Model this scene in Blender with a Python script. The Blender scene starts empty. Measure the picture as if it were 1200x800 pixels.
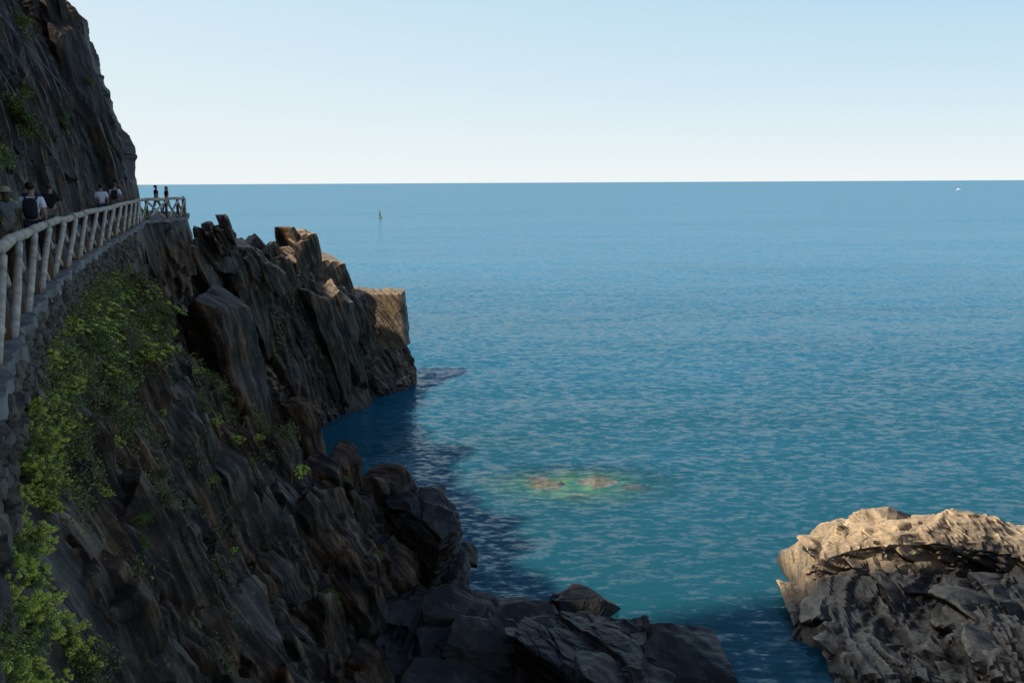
import bpy, bmesh, math, random, time
import numpy as np
from mathutils import Vector, Matrix
T0=time.time()
random.seed(4); rng=np.random.default_rng(7)
scene=bpy.context.scene
def link(o): scene.collection.objects.link(o); return o
# ------------------------------------------------------------------ noise
def hsh(ix,iy,iz,seed=0):
    x=(ix*374761393+iy*668265263+iz*2147483647+seed*1274126177)&0xffffffff
    x=((x^(x>>13))*1274126177)&0xffffffff
    x=((x^(x>>16))*2246822519)&0xffffffff
    x=x^(x>>15)
    return (x&0xffffff)/float(0xffffff)
def vnoise(P,seed=0):
    I=np.floor(P).astype(np.int64); f=P-I; f=f*f*f*(f*(f*6-15)+10)
    r=0
    for dx in (0,1):
        wx=f[:,0] if dx else 1-f[:,0]
        for dy in (0,1):
            wy=f[:,1] if dy else 1-f[:,1]
            for dz in (0,1):
                wz=f[:,2] if dz else 1-f[:,2]
                r=r+wx*wy*wz*hsh(I[:,0]+dx,I[:,1]+dy,I[:,2]+dz,seed)
    return r*2-1
def fbm(P,seed=0,o=4):
    r=0;a=1;t=0
    for i in range(o):
        r=r+a*vnoise(P*(2.03**i)+i*17.3,seed+i); t+=a; a*=.5
    return r/t
def sm(x,a,b):
    t=np.clip((x-a)/(b-a),0,1); return t*t*(3-2*t)
def blocks(P,seed,A,T,G,wd=.14):
    I=np.floor(P).astype(np.int64); fr=P-I; n=len(P)
    o=np.where(fr<.5,-1,0)
    d1=np.full(n,9.);d2=np.full(n,9.);v1=np.zeros(n);v2=np.zeros(n)
    for dx in (0,1):
        for dy in (0,1):
            for dz in (0,1):
                cx,cy,cz=I[:,0]+o[:,0]+dx,I[:,1]+o[:,1]+dy,I[:,2]+o[:,2]+dz
                v=P-np.stack([cx+.15+.7*hsh(cx,cy,cz,seed+1),cy+.15+.7*hsh(cx,cy,cz,seed+2),cz+.15+.7*hsh(cx,cy,cz,seed+3)],1)
                d=np.sqrt((v*v).sum(1))
                val=A*1.3*(hsh(cx,cy,cz,seed+5)-.5)+T*1.2*((v[:,0])*(hsh(cx,cy,cz,seed+6)-.5)+v[:,1]*(hsh(cx,cy,cz,seed+7)-.5)+v[:,2]*(hsh(cx,cy,cz,seed+8)-.5))
                m=d<d1; m2=(~m)&(d<d2)
                d2=np.where(m,d1,np.where(m2,d,d2)); v2=np.where(m,v1,np.where(m2,val,v2))
                d1=np.where(m,d,d1); v1=np.where(m,val,v1)
    g=d2-d1; w=.5+.5*sm(g,0,wd)
    return v1*w+v2*(1-w)-G*np.clip(1-g/.09,0,1)
def frame(n):
    n=np.array(n,float); n/=np.linalg.norm(n)
    a=np.cross(n,[0.1,.1,1]) if abs(n[2])<.8 else np.cross(n,[0,1,.2]); a/=np.linalg.norm(a); b=np.cross(n,a)
    return np.stack([a,b,n],1)
def slabs(s,q,w,seed):
    s=s/w; k=np.floor(s); f=s-k
    def lay(k,f):
        ki=k.astype(np.int64); z=np.zeros_like(ki)
        h=hsh(ki,z,z,seed); h2=hsh(ki,z,z,seed+3)
        m=vnoise(np.stack([q[:,0]*.35/w**.5,q[:,1]*.35/w**.5,k*7.31+.5],1),seed+5)*2.4
        mf=np.floor(m); m=mf+sm(m-mf,.4,.6)
        return (h-.5)*.9+(f-.5)*np.where(h2>.5,.9,-.5)+m*.28
    t=sm(f,.88,1.)
    return lay(k,f)*(1-t)+lay(k+1,f-1)*t
def rockdisp(P,strata,amp=1.,seed=0,scale=1.,slab=1.,fine=1.,thin=0.):
    W=np.stack([fbm(P*.13+5,seed+40,2),fbm(P*.13+25,seed+50,2),fbm(P*.13+45,seed+60,2)],1)*1.1
    q=(P+W)@frame(strata)
    d=blocks(q/(np.array((1.7,3.8,1.3))*scale),seed+1,.55,.75,.16)
    d=d+blocks(q/(np.array((.75,1.6,.5))*scale),seed+20,.20,.30,.07)
    d=d+fine*blocks(q/(np.array((.30,.60,.2))*scale),seed+60,.06,.10,.02,.25)
    s=q[:,2]+.05*vnoise(P*.9,seed+77)
    d=d+slab*(.38*slabs(s,q,1.5*scale,seed+80)+.13*slabs(s,q,.45*scale,seed+85))
    if thin: d=d+thin*slabs(s,q,.22*scale,seed+95)
    d=d+.35*fbm(P*.28,seed+70,2)
    return d*amp
# ------------------------------------------------------------------ mesh helpers
def mesh_np(name,V,F,mat=None,smooth=False,mi=None):
    me=bpy.data.meshes.new(name)
    V=np.asarray(V,np.float32); F=np.asarray(F,np.int32); k=F.shape[1]
    me.vertices.add(len(V)); me.vertices.foreach_set("co",V.ravel())
    me.loops.add(F.size); me.loops.foreach_set("vertex_index",F.ravel())
    me.polygons.add(len(F)); me.polygons.foreach_set("loop_start",np.arange(0,F.size,k,dtype=np.int32))
    me.polygons.foreach_set("loop_total",np.full(len(F),k,np.int32))
    me.update(calc_edges=True)
    me.polygons.foreach_set("use_smooth",np.full(len(F),smooth))
    if mat:
        for m in (mat if isinstance(mat,list) else [mat]): me.materials.append(m)
    if mi is not None: me.polygons.foreach_set("material_index",np.asarray(mi,np.int32))
    return me
def grid_faces(nu,nv,flip=False):
    i=np.arange(nu-1)[:,None]*nv+np.arange(nv-1)[None,:]
    i=i.ravel(); F=np.stack([i,i+1,i+nv+1,i+nv],1)
    return F[:,::-1] if flip else F
def catmull(C,t):
    C=np.asarray(C,float); n=len(C)
    i=np.clip(np.floor(t).astype(int),0,n-2); f=(t-i)
    sh=(-1,)+(1,)*(C.ndim-1); f=f.reshape(sh)
    p0=C[np.clip(i-1,0,n-1)];p1=C[i];p2=C[i+1];p3=C[np.clip(i+2,0,n-1)]
    return .5*((2*p1)+(-p0+p2)*f+(2*p0-5*p1+4*p2-p3)*f*f+(-p0+3*p1-3*p2+p3)*f**3)
CAM=np.array([0,0,16.])
def cubesphere(n):
    g=np.linspace(-1,1,n);V=[];Fs=[];off=0
    for ax in range(3):
        for sg in (-1,1):
            a,b=np.meshgrid(np.tan(g*math.pi/4),np.tan(g*math.pi/4),indexing='ij')
            q=np.zeros((n,n,3)); q[...,ax]=sg; q[...,(ax+1)%3]=a*sg; q[...,(ax+2)%3]=b
            V.append(q.reshape(-1,3)); Fs.append(grid_faces(n,n,True)+off); off+=n*n
    V=np.concatenate(V); return V/np.linalg.norm(V,axis=1,keepdims=True),np.concatenate(Fs)
CS={n:cubesphere(n) for n in (10,16,26)}
def rotm(g,s):
    a=g.normal(size=3)*s; th=np.linalg.norm(a)+1e-9; k=a/th
    K=np.array([[0,-k[2],k[1]],[k[2],0,-k[0]],[-k[1],k[0],0]])
    return np.eye(3)+math.sin(th)*K+(1-math.cos(th))*K@K
def block(c,fr,size,g,n,cuts=5,jit=.2):
    V,Fc=CS[n]
    nn=np.concatenate([np.eye(3),-np.eye(3)])+g.normal(size=(6,3))*jit; dd=np.ones(6)*g.uniform(.85,1.,6)
    cn=g.normal(size=(cuts,3)); nn=np.concatenate([nn,cn]); nn/=np.linalg.norm(nn,axis=1,keepdims=True); dd=np.concatenate([dd,g.uniform(.8,1.1,cuts)])
    rad=np.minimum((dd[None]/np.maximum(V@nn.T,1e-3)).min(1),1.45)
    return (V*rad[:,None]*size)@fr.T+c,Fc
def scatter(P,t,tv,count,ir,kr,strata,size,seed,bury=.6,rs=.08,reject=None,nb=None,zmax=None,ref=(.7,-.5,.45),big=.16):
    g=np.random.default_rng(seed); fr=frame(strata); Vs=[];Fs=[];off=0
    iu=np.nonzero((t>=ir[0])&(t<=ir[1]))[0]; iv=np.nonzero((tv>=kr[0])&(tv<=kr[1]))[0]
    for _ in range(count):
        a=min(g.choice(iu),P.shape[0]-2);b=min(g.choice(iv),P.shape[1]-2); p=P[a,b].copy()
        if reject is not None and reject(p): continue
        u=g.random(); s=g.uniform(1.5,2.3) if u<big else g.uniform(.8,1.3) if u<.5 else g.uniform(.35,.75)
        dist=np.linalg.norm(p-CAM); s*=(.30+dist/45.)
        sz=np.array(size)*s*.5*g.uniform(.7,1.3,3)
        if P.shape[1]>4:
            n_=np.cross(P[min(a+12,P.shape[0]-1),b]-P[max(a-12,0),b],P[a,min(b+12,P.shape[1]-1)]-P[a,max(b-12,0)]); n_/=np.linalg.norm(n_)+1e-9
            if n_@np.array(ref)<0: n_=-n_
            ext=np.abs(fr.T@n_)@sz
            p=p-n_*ext*(bury+(.15 if u<big else 0))
        else: p=p-np.array([0,0,1])*sz[2]*.6
        f2=rotm(g,rs)@fr
        n=nb or (26 if sz.max()/dist>.06 else 16 if sz.max()/dist>.025 else 10)
        v,fc=block(p,f2,sz,g,n)
        if zmax is not None and v[:,2].max()>zmax: continue
        Vs.append(v);Fs.append(fc+off);off+=len(v)
    V=np.concatenate(Vs); 
    nv_=np.stack([vnoise(V*3.1,seed),vnoise(V*3.1+9,seed+1),vnoise(V*3.1+19,seed+2)],1)*.04+np.stack([vnoise(V*.9,seed+4),vnoise(V*.9+9,seed+5),vnoise(V*.9+19,seed+6)],1)*.10
    return V+nv_,np.concatenate(Fs)
def addmesh(o,V,F):
    me=o.data; n0=len(me.vertices); co=np.empty(n0*3,np.float32); me.vertices.foreach_get("co",co)
    nf=len(me.polygons); vi=np.empty(nf*4,np.int32); me.loops.foreach_get("vertex_index",vi)
    loc=np.array(o.location)
    new=mesh_np(me.name,np.concatenate([co.reshape(-1,3),V-loc]),np.concatenate([vi.reshape(-1,4),F+n0]),list(me.materials))
    o.data=new; bpy.data.meshes.remove(me)
def loft(name,S,W,mat,strata,amp=1.,seed=0,step=.003,scale=1.,minstep=.03,maxu=1500,slab=1.,urange=None,vweight=None,thin=0.):
    S=np.asarray(S,float); ns,K,_=S.shape
    W=np.asarray(W,float); W=np.broadcast_to(W,(ns,K)) if W.ndim==1 else W
    fine=np.linspace(0,ns-1,(ns-1)*60+1)
    mid=catmull(S,fine)
    seg=np.linalg.norm(np.diff(mid,axis=0),axis=2)
    dist=np.linalg.norm(mid[1:]-CAM,axis=2)
    dens=np.percentile(seg/np.maximum(dist*step,minstep),60,axis=1)
    if urange: dens=dens*np.where((fine[1:]<urange[0])|(fine[1:]>urange[1]),.12,1)
    cum=np.concatenate([[0],np.cumsum(dens)]); nu=int(min(max(cum[-1],30),maxu))
    t=np.interp(np.linspace(0,cum[-1],nu),cum,fine)
    A=catmull(S,t); Wt=catmull(W[...,None],t)[...,0]
    seg=np.linalg.norm(np.diff(S,axis=1),axis=2); dist=np.linalg.norm((S[:,1:]+S[:,:-1])/2-CAM,axis=2)
    vc=np.percentile(seg/np.maximum(dist*step,minstep),60,axis=0)
    if vweight: vc=vc*np.array(vweight)
    vc=np.maximum(2,vc).astype(int)
    tv=[];
    for k,c in enumerate(vc): tv+=list(k+np.arange(c)/c)
    tv.append(K-1-1e-9); tv=np.array(tv); k=np.floor(tv).astype(int); f=(tv-k)
    B=A[:,k]*(1-f)[None,:,None]+A[:,np.minimum(k+1,K-1)]*f[None,:,None]
    Wv=Wt[:,k]*(1-f)+Wt[:,np.minimum(k+1,K-1)]*f
    nv=len(tv)
    du=np.gradient(B,axis=0); dv=np.gradient(B,axis=1)
    N=np.cross(du,dv); N/=np.maximum(np.linalg.norm(N,axis=2,keepdims=True),1e-6)
    for _ in range(14):
        N[:,1:-1]=(N[:,:-2]+N[:,1:-1]+N[:,2:])/3
        N[1:-1]=(N[:-2]+N[1:-1]+N[2:])/3
    N/=np.maximum(np.linalg.norm(N,axis=2,keepdims=True),1e-6)
    P=B.reshape(-1,3); D=rockdisp(P,strata,amp,seed,scale,slab,thin=thin)*Wv.ravel()
    P2=P+N.reshape(-1,3)*D[:,None]
    me=mesh_np(name,P2,grid_faces(nu,nv),mat)
    o=link(bpy.data.objects.new(name,me))
    return o,P2.reshape(nu,nv,3),t,tv
# ------------------------------------------------------------------ materials
def newmat(n):
    m=bpy.data.materials.new(n); m.use_nodes=True; nt=m.node_tree
    return m,nt,nt.nodes["Principled BSDF"]
def nd(nt,t,**k):
    n=nt.nodes.new(t)
    for a,b in k.items():
        if a in n.inputs: n.inputs[a].default_value=b
        else: setattr(n,a,b)
    return n
def ramp(nt,stops):
    r=nt.nodes.new("ShaderNodeValToRGB"); e=r.color_ramp.elements
    while len(e)<len(stops): e.new(.5)
    for x,(p,c) in zip(e,stops): x.position=p; x.color=(*c,1)
    return r
def rock_material(name,strata,dark,mid,light,patch,top=None,rough=.6,toplo=.75,topw=.5,topdir=(0,0,1),highdark=False):
    m,nt,b=newmat(name); L=nt.links.new
    geo=nd(nt,"ShaderNodeNewGeometry")
    fr=Matrix([list(r) for r in frame(strata).T]).to_euler()
    mp=nd(nt,"ShaderNodeMapping"); mp.inputs["Rotation"].default_value=fr; L(geo.outputs["Position"],mp.inputs["Vector"])
    mp2=nd(nt,"ShaderNodeMapping"); mp2.inputs["Scale"].default_value=(.4,.4,3.4); L(mp.outputs[0],mp2.inputs["Vector"])
    n1=nd(nt,"ShaderNodeTexNoise",Scale=1.4,Detail=8.,Roughness=.64,Distortion=.15); L(mp2.outputs[0],n1.inputs["Vector"])
    n2=nd(nt,"ShaderNodeTexNoise",Scale=.4,Detail=5.,Roughness=.6); L(geo.outputs["Position"],n2.inputs["Vector"])
    n3=nd(nt,"ShaderNodeTexNoise",Scale=7.,Detail=8.,Roughness=.7); L(geo.outputs["Position"],n3.inputs["Vector"])
    r1=ramp(nt,[(.38,dark),(.5,mid),(.64,light)]); L(n1.outputs[0],r1.inputs[0])
    r2=ramp(nt,[(.44,(0,0,0)),(.58,(1,1,1))]); L(n2.outputs[0],r2.inputs[0])
    mx=nd(nt,"ShaderNodeMix",data_type='RGBA'); L(r2.outputs[0],mx.inputs[0]); L(r1.outputs[0],mx.inputs[6])
    mul=nd(nt,"ShaderNodeMix",data_type='RGBA',blend_type='MULTIPLY'); mul.inputs[0].default_value=.9; L(r1.outputs[0],mul.inputs[6]); mul.inputs[7].default_value=(*[p*1.5 for p in patch],1)
    L(mul.outputs[2],mx.inputs[7]); col=mx.outputs[2]
    if top:  # paler colour on faces toward topdir stands in for sunlight
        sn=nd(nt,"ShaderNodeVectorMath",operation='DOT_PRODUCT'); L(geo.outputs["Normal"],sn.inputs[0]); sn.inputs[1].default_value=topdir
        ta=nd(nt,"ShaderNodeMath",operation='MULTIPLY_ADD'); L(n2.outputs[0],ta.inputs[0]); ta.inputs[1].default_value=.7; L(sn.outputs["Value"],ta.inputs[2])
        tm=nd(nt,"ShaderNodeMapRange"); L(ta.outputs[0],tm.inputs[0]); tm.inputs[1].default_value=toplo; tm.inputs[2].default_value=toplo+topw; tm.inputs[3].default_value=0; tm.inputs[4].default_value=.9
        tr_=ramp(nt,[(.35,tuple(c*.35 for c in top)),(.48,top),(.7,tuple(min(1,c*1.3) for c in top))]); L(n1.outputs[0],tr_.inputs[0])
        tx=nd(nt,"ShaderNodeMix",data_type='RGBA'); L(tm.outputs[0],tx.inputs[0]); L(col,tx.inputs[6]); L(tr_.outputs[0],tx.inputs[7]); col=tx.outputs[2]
    r3=ramp(nt,[(.3,(.5,.5,.5)),(.7,(1.45,1.45,1.45))]); L(n3.outputs[0],r3.inputs[0])
    m2=nd(nt,"ShaderNodeMix",data_type='RGBA',blend_type='MULTIPLY'); m2.inputs[0].default_value=1.; L(col,m2.inputs[6]); L(r3.outputs[0],m2.inputs[7])
    vo=nd(nt,"ShaderNodeTexNoise",Scale=2.6,Detail=5.,Roughness=.75); L(geo.outputs["Position"],vo.inputs["Vector"])
    rl=ramp(nt,[(.63,(0,0,0)),(.70,(.6,.6,.6))]); L(vo.outputs[0],rl.inputs[0])
    m3=nd(nt,"ShaderNodeMix",data_type='RGBA'); L(rl.outputs[0],m3.inputs[0]); L(m2.outputs[2],m3.inputs[6]); m3.inputs[7].default_value=(*[c*1.5 for c in light],1)
    sep=nd(nt,"ShaderNodeSeparateXYZ"); L(geo.outputs["Position"],sep.inputs[0])
    nz=nd(nt,"ShaderNodeMath",operation='MULTIPLY_ADD'); L(n2.outputs[0],nz.inputs[0]); nz.inputs[1].default_value=-1.2; L(sep.outputs[2],nz.inputs[2])
    mr=nd(nt,"ShaderNodeMapRange"); L(nz.outputs[0],mr.inputs[0]); mr.inputs[1].default_value=-.5; mr.inputs[2].default_value=.15; mr.inputs[3].default_value=.28; mr.inputs[4].default_value=1.
    m4=nd(nt,"ShaderNodeMix",data_type='RGBA',blend_type='MULTIPLY'); m4.inputs[0].default_value=1.; L(m3.outputs[2],m4.inputs[6]); L(mr.outputs[0],m4.inputs[7])
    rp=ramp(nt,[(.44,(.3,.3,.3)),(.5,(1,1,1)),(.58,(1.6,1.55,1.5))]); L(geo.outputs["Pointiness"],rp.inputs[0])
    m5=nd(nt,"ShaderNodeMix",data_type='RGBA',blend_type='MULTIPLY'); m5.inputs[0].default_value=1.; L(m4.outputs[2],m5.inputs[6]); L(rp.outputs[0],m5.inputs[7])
    col=m5.outputs[2]
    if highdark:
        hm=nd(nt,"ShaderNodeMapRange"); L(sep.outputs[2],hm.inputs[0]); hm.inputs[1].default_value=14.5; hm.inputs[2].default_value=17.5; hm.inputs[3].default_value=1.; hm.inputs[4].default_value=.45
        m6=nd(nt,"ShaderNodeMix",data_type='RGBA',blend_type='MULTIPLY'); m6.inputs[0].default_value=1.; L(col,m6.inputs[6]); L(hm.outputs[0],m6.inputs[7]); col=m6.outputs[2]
    L(col,b.inputs["Base Color"])
    rr=nd(nt,"ShaderNodeMapRange"); L(nz.outputs[0],rr.inputs[0]); rr.inputs[1].default_value=-.5; rr.inputs[2].default_value=.8; rr.inputs[3].default_value=.3; rr.inputs[4].default_value=rough
    L(rr.outputs[0],b.inputs["Roughness"]); b.inputs["Specular IOR Level"].default_value=.3
    bp=nd(nt,"ShaderNodeBump",Strength=.9,Distance=.08); L(n1.outputs[0],bp.inputs["Height"])
    bp2=nd(nt,"ShaderNodeBump",Strength=.7,Distance=.04); L(n3.outputs[0],bp2.inputs["Height"]); L(bp.outputs[0],bp2.inputs["Normal"])
    L(bp2.outputs[0],b.inputs["Normal"])
    return m
def simple(name,c1,c2,scale=6.,rough=.8,bump=.0,stretch=None,spec=.3):
    m,nt,b=newmat(name); L=nt.links.new
    g=nd(nt,"ShaderNodeTexCoord"); mp=nd(nt,"ShaderNodeMapping"); L(g.outputs["Object"],mp.inputs[0])
    if stretch: mp.inputs["Scale"].default_value=stretch
    n=nd(nt,"ShaderNodeTexNoise",Scale=scale,Detail=7.,Roughness=.65); L(mp.outputs[0],n.inputs["Vector"])
    r=ramp(nt,[(.35,c1),(.66,c2)]); L(n.outputs[0],r.inputs[0]); L(r.outputs[0],b.inputs["Base Color"])
    b.inputs["Roughness"].default_value=rough; b.inputs["Specular IOR Level"].default_value=spec
    if bump:
        bp=nd(nt,"ShaderNodeBump",Strength=.8,Distance=bump); L(n.outputs[0],bp.inputs["Height"]); L(bp.outputs[0],b.inputs["Normal"])
    return m
ST_V=(.45,.80,.32)
ST_H=(.26,-.26,.93)
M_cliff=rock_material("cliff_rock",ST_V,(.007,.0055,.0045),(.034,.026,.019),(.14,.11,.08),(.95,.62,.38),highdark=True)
M_head=rock_material("headland_rock",ST_V,(.007,.0055,.0045),(.028,.022,.016),(.11,.086,.063),(.95,.66,.42),top=(.30,.225,.15))  # tan top colour paints sunlit crest faces over the dark rock
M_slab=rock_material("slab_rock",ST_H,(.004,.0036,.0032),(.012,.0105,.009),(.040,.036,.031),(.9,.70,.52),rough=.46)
M_tan=rock_material("tan_rock",ST_H,(.004,.0032,.0025),(.015,.0115,.008),(.06,.046,.032),(.95,.66,.42),top=(.48,.35,.21),toplo=.80,topw=.3,topdir=(-.62,.25,.75))  # sunlit top and left flank painted pale, shaded steep faces painted near-black
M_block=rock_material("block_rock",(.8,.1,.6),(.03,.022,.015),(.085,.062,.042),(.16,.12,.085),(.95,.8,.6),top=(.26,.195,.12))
# ------------------------------------------------------------------ sea
SH=(3.2,45.8,0)
def water():
    m,nt,b=newmat("sea_water"); L=nt.links.new; out=nt.nodes["Material Output"]; nt.nodes.remove(b)
    geo=nd(nt,"ShaderNodeNewGeometry")
    def noise(sc,scale,det,rough,rot=0,dist=0.):
        mp=nd(nt,"ShaderNodeMapping"); mp.inputs["Scale"].default_value=sc; mp.inputs["Rotation"].default_value=(0,0,rot)
        L(geo.outputs["Position"],mp.inputs[0])
        n=nd(nt,"ShaderNodeTexNoise",Scale=scale,Detail=det,Roughness=rough,Distortion=dist); L(mp.outputs[0],n.inputs["Vector"]); return n
    def vm(op,a,bv):
        n=nd(nt,"ShaderNodeVectorMath",operation=op); L(a,n.inputs[0])
        if isinstance(bv,(tuple,float)): n.inputs[1].default_value=bv if isinstance(bv,tuple) else (bv,)*3
        else: L(bv,n.inputs[1])
        return n.outputs[0]
    a=noise((.42,1.,1),3.3,2.5,.55,.22,.3)
    wind=noise((.3,1.7,1),.012,5.,.6,.10,.6)
    wr=nd(nt,"ShaderNodeMapRange"); L(wind.outputs[0],wr.inputs[0]); wr.inputs[1].default_value=.35; wr.inputs[2].default_value=.65; wr.inputs[3].default_value=.8; wr.inputs[4].default_value=1.15
    tot=None
    for (nz,amp) in ((a,.82),(noise((.34,1,1),1.4,1.5,.5,-.12,.3),.24),(noise((.16,1.,1),.45,2.,.55,.08,.2),.13),(noise((.12,1.,1),.13,2.,.55,-.05,.2),.12),(noise((.12,1.,1),.03,3.,.6,.04,.2),.12),(noise((.5,1,1),9.,1.,.5,.35,.3),.26)):
        s=vm('SUBTRACT',nz.outputs["Color"],.5); s=vm('MULTIPLY',s,(amp*.6,amp*1.35,0.))
        tot=s if tot is None else vm('ADD',tot,s)
    sc=nd(nt,"ShaderNodeVectorMath",operation='SCALE'); L(tot,sc.inputs[0]); L(wr.outputs[0],sc.inputs["Scale"])
    nrm_=vm('NORMALIZE',vm('ADD',geo.outputs["Normal"],sc.outputs[0]),0.)
    sep=nd(nt,"ShaderNodeSeparateXYZ"); L(geo.outputs["Position"],sep.inputs[0])
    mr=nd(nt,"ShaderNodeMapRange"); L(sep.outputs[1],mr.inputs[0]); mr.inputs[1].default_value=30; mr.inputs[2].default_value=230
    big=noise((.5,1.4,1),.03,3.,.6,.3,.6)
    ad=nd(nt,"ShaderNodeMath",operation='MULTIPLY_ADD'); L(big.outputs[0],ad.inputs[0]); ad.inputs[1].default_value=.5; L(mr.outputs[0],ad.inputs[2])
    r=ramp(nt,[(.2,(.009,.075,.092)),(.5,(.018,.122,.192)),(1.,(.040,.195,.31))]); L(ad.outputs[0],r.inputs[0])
    vs=vm('MULTIPLY',vm('SUBTRACT',geo.outputs["Position"],SH),(.16,.27,0.))
    vl=nd(nt,"ShaderNodeVectorMath",operation='LENGTH'); L(vs,vl.inputs[0])
    rn=noise((.5,1.6,1),1.6,6.,.75,0,1.)
    am=nd(nt,"ShaderNodeMath",operation='MULTIPLY_ADD'); L(rn.outputs[0],am.inputs[0]); am.inputs[1].default_value=2.2; L(vl.outputs["Value"],am.inputs[2])
    mk=nd(nt,"ShaderNodeMapRange"); L(am.outputs[0],mk.inputs[0]); mk.inputs[1].default_value=1.3; mk.inputs[2].default_value=2.15; mk.inputs[3].default_value=.86; mk.inputs[4].default_value=0.
    df=nd(nt,"ShaderNodeBsdfDiffuse"); L(r.outputs[0],df.inputs[0])
    hn=vm('NORMALIZE',vm('ADD',geo.outputs["Normal"],vm('MULTIPLY',sc.outputs[0],1.5)),0.); L(hn,df.inputs["Normal"])
    gl=nd(nt,"ShaderNodeBsdfGlossy",Roughness=.12); L(nrm_,gl.inputs["Normal"]); gl.inputs[0].default_value=(.80,.92,1,1)
    fr=nd(nt,"ShaderNodeFresnel",IOR=1.33); L(nrm_,fr.inputs["Normal"])
    fm=nd(nt,"ShaderNodeMapRange"); L(fr.outputs[0],fm.inputs[0]); fm.inputs[1].default_value=0; fm.inputs[2].default_value=.7; fm.inputs[3].default_value=.04; fm.inputs[4].default_value=.37
    ws=nd(nt,"ShaderNodeMixShader"); L(fm.outputs[0],ws.inputs[0]); L(gl.outputs[0],ws.inputs[2])
    tr=nd(nt,"ShaderNodeBsdfTransparent"); tr.inputs[0].default_value=(.80,.97,.90,1)
    bm_=nd(nt,"ShaderNodeMixShader"); L(mk.outputs[0],bm_.inputs[0]); L(df.outputs[0],bm_.inputs[1]); L(tr.outputs[0],bm_.inputs[2])
    L(bm_.outputs[0],ws.inputs[1]); L(ws.outputs[0],out.inputs[0])
    return m
R=np.geomspace(4,90000,140); TH=np.radians(np.linspace(-125,125,120))
X=R[:,None]*np.sin(TH)[None]; Y=R[:,None]*np.cos(TH)[None]
V=np.stack([X,Y,np.zeros_like(X)],2).reshape(-1,3)
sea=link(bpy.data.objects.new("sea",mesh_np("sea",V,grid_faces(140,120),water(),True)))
sea["kind"]="structure"
if sea.data.polygons[0].normal.z<0: sea.data.flip_normals()
xs=np.linspace(-60,80,200);ys=np.linspace(20,120,160);X,Y=np.meshgrid(xs,ys,indexing='ij')
Q=np.stack([X,Y,0*X],2).reshape(-1,3); dd=np.sqrt(((Q[:,0]-SH[0])*.09)**2+((Q[:,1]-SH[1])*.14)**2)
Q[:,2]=-.50-5.*sm(dd,.8,2.2)+.2*fbm(Q*.8,5,3)
bed=link(bpy.data.objects.new("seabed",mesh_np("seabed",Q,grid_faces(200,160),simple("seabed_sand",(.06,.22,.17),(.42,.50,.22),.8),True)))
bed["kind"]="structure"
# ------------------------------------------------------------------ main cliff
F=[(16,-26),(6,-11),(-.4,-.7),(-3.3,5),(-5.25,9),(-6.9,12.6),(-8.85,17.5),(-10.8,22.9),(-13.5,31),(-15.9,38),(-17.2,41.5),(-16.7,44),(-17.4,47.5),(-22,56),(-40,70)]
D=[(.8,.6),(.84,.54),(.88,.47),(.9,.44),(.91,.41),(.92,.39),(.93,.37),(.94,.34),(.94,.34),(.95,.3),(.97,.1),(1.,.0),(.9,.45),(.6,.8),(.45,.9)]
TOP=[62,61,52,38,30,26,24,24,24,26,30,30,31,34,40]
near0=[(.08,13.5),(.30,12.6),(.7,10.8),(1.5,7.5),(3.0,4.4),(4.8,2.2),(6.2,.6),(8,-3)]
near=[(.12,13.7),(.5,13.0),(1.1,10.8),(2.0,7.5),(3.2,4.4),(4.8,2.2),(6.2,.6),(8,-3)]
far=[(.15,13.3),(.15,12),(-.6,10.2),(-3.0,7.5),(-4.2,4),(-3.8,2),(-2.6,.2),(-1.,-3)]
S=[]
for i,((fx,fy),(dx,dy),tp) in enumerate(zip(F,D,TOP)):
    n=math.hypot(dx,dy); dx/=n; dy/=n
    ww=2.9 if i in(11,12) else 2.3
    up=[(-34-ww,tp*1.12),(-13-ww,tp),(-7-ww,min(tp*.95,29.5)),(-2.3-ww,min(24.3,tp*.9+2)),(-1.2-ww,21),(-.35-ww,18),(-.05-ww,14.3),(0,14.3)]
    pr=up+(near0 if i<5 else near if i<8 else far)
    S.append([(fx+o*dx,fy+o*dy,z) for o,z in pr])
W=[1.5,1.5,1.3,1.,.8,.6,.1,0,.10,.45,.9,1,1.1,1.2,1.1,1]
cliff,CP,ct,ctv=loft("cliff_terrain",S,W,M_cliff,ST_V,amp=.85,seed=3,step=.0026,maxu=1400,urange=(2.7,12.3),vweight=[.08,.15,.6,1,1,1,.3,1,1,1,1,1,1,1,.3],slab=1.1)
cliff["kind"]="structure"
FP=np.array(F,float)
def near_path(p,lo=-2.6,hi=.75):
    if p[2]<(12.9 if p[1]<28 else 13.5) or p[2]>16.6: return False
    a=FP[:-1];b=FP[1:]; ab=b-a; tt=np.clip(((p[:2]-a)*ab).sum(1)/(ab*ab).sum(1),0,1); q=a+ab*tt[:,None]; dv=p[:2]-q; j=int(np.argmin((dv*dv).sum(1)))
    nx=np.array([ab[j][1],-ab[j][0]]);nx/=np.linalg.norm(nx); sgn=(dv[j]*nx).sum()
    return lo<sgn<hi
A1=scatter(CP,ct,ctv,430,(3.0,7.9),(9.1,14.6),ST_V,(1.45,3.6,1.0),101,reject=near_path,zmax=13.9,big=.24,rs=.07)
A2=scatter(CP,ct,ctv,90,(7.9,12.2),(9.0,11.),ST_V,(1.2,2.4,.9),102,reject=near_path,zmax=13.9,bury=.75)
A4=scatter(CP,ct,ctv,170,(7.4,12.2),(8.0,10.),ST_V,(.7,1.5,.5),104,zmax=14.25,bury=.5,big=0)
A3=scatter(CP,ct,ctv,140,(5.8,12.0),(2.4,5.3),ST_V,(1.3,4.0,.9),103,reject=lambda p:near_path(p,-2.9,.7),bury=.7,rs=.06)
for A_ in (A1,A2,A3,A4): addmesh(cliff,*A_)
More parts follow.
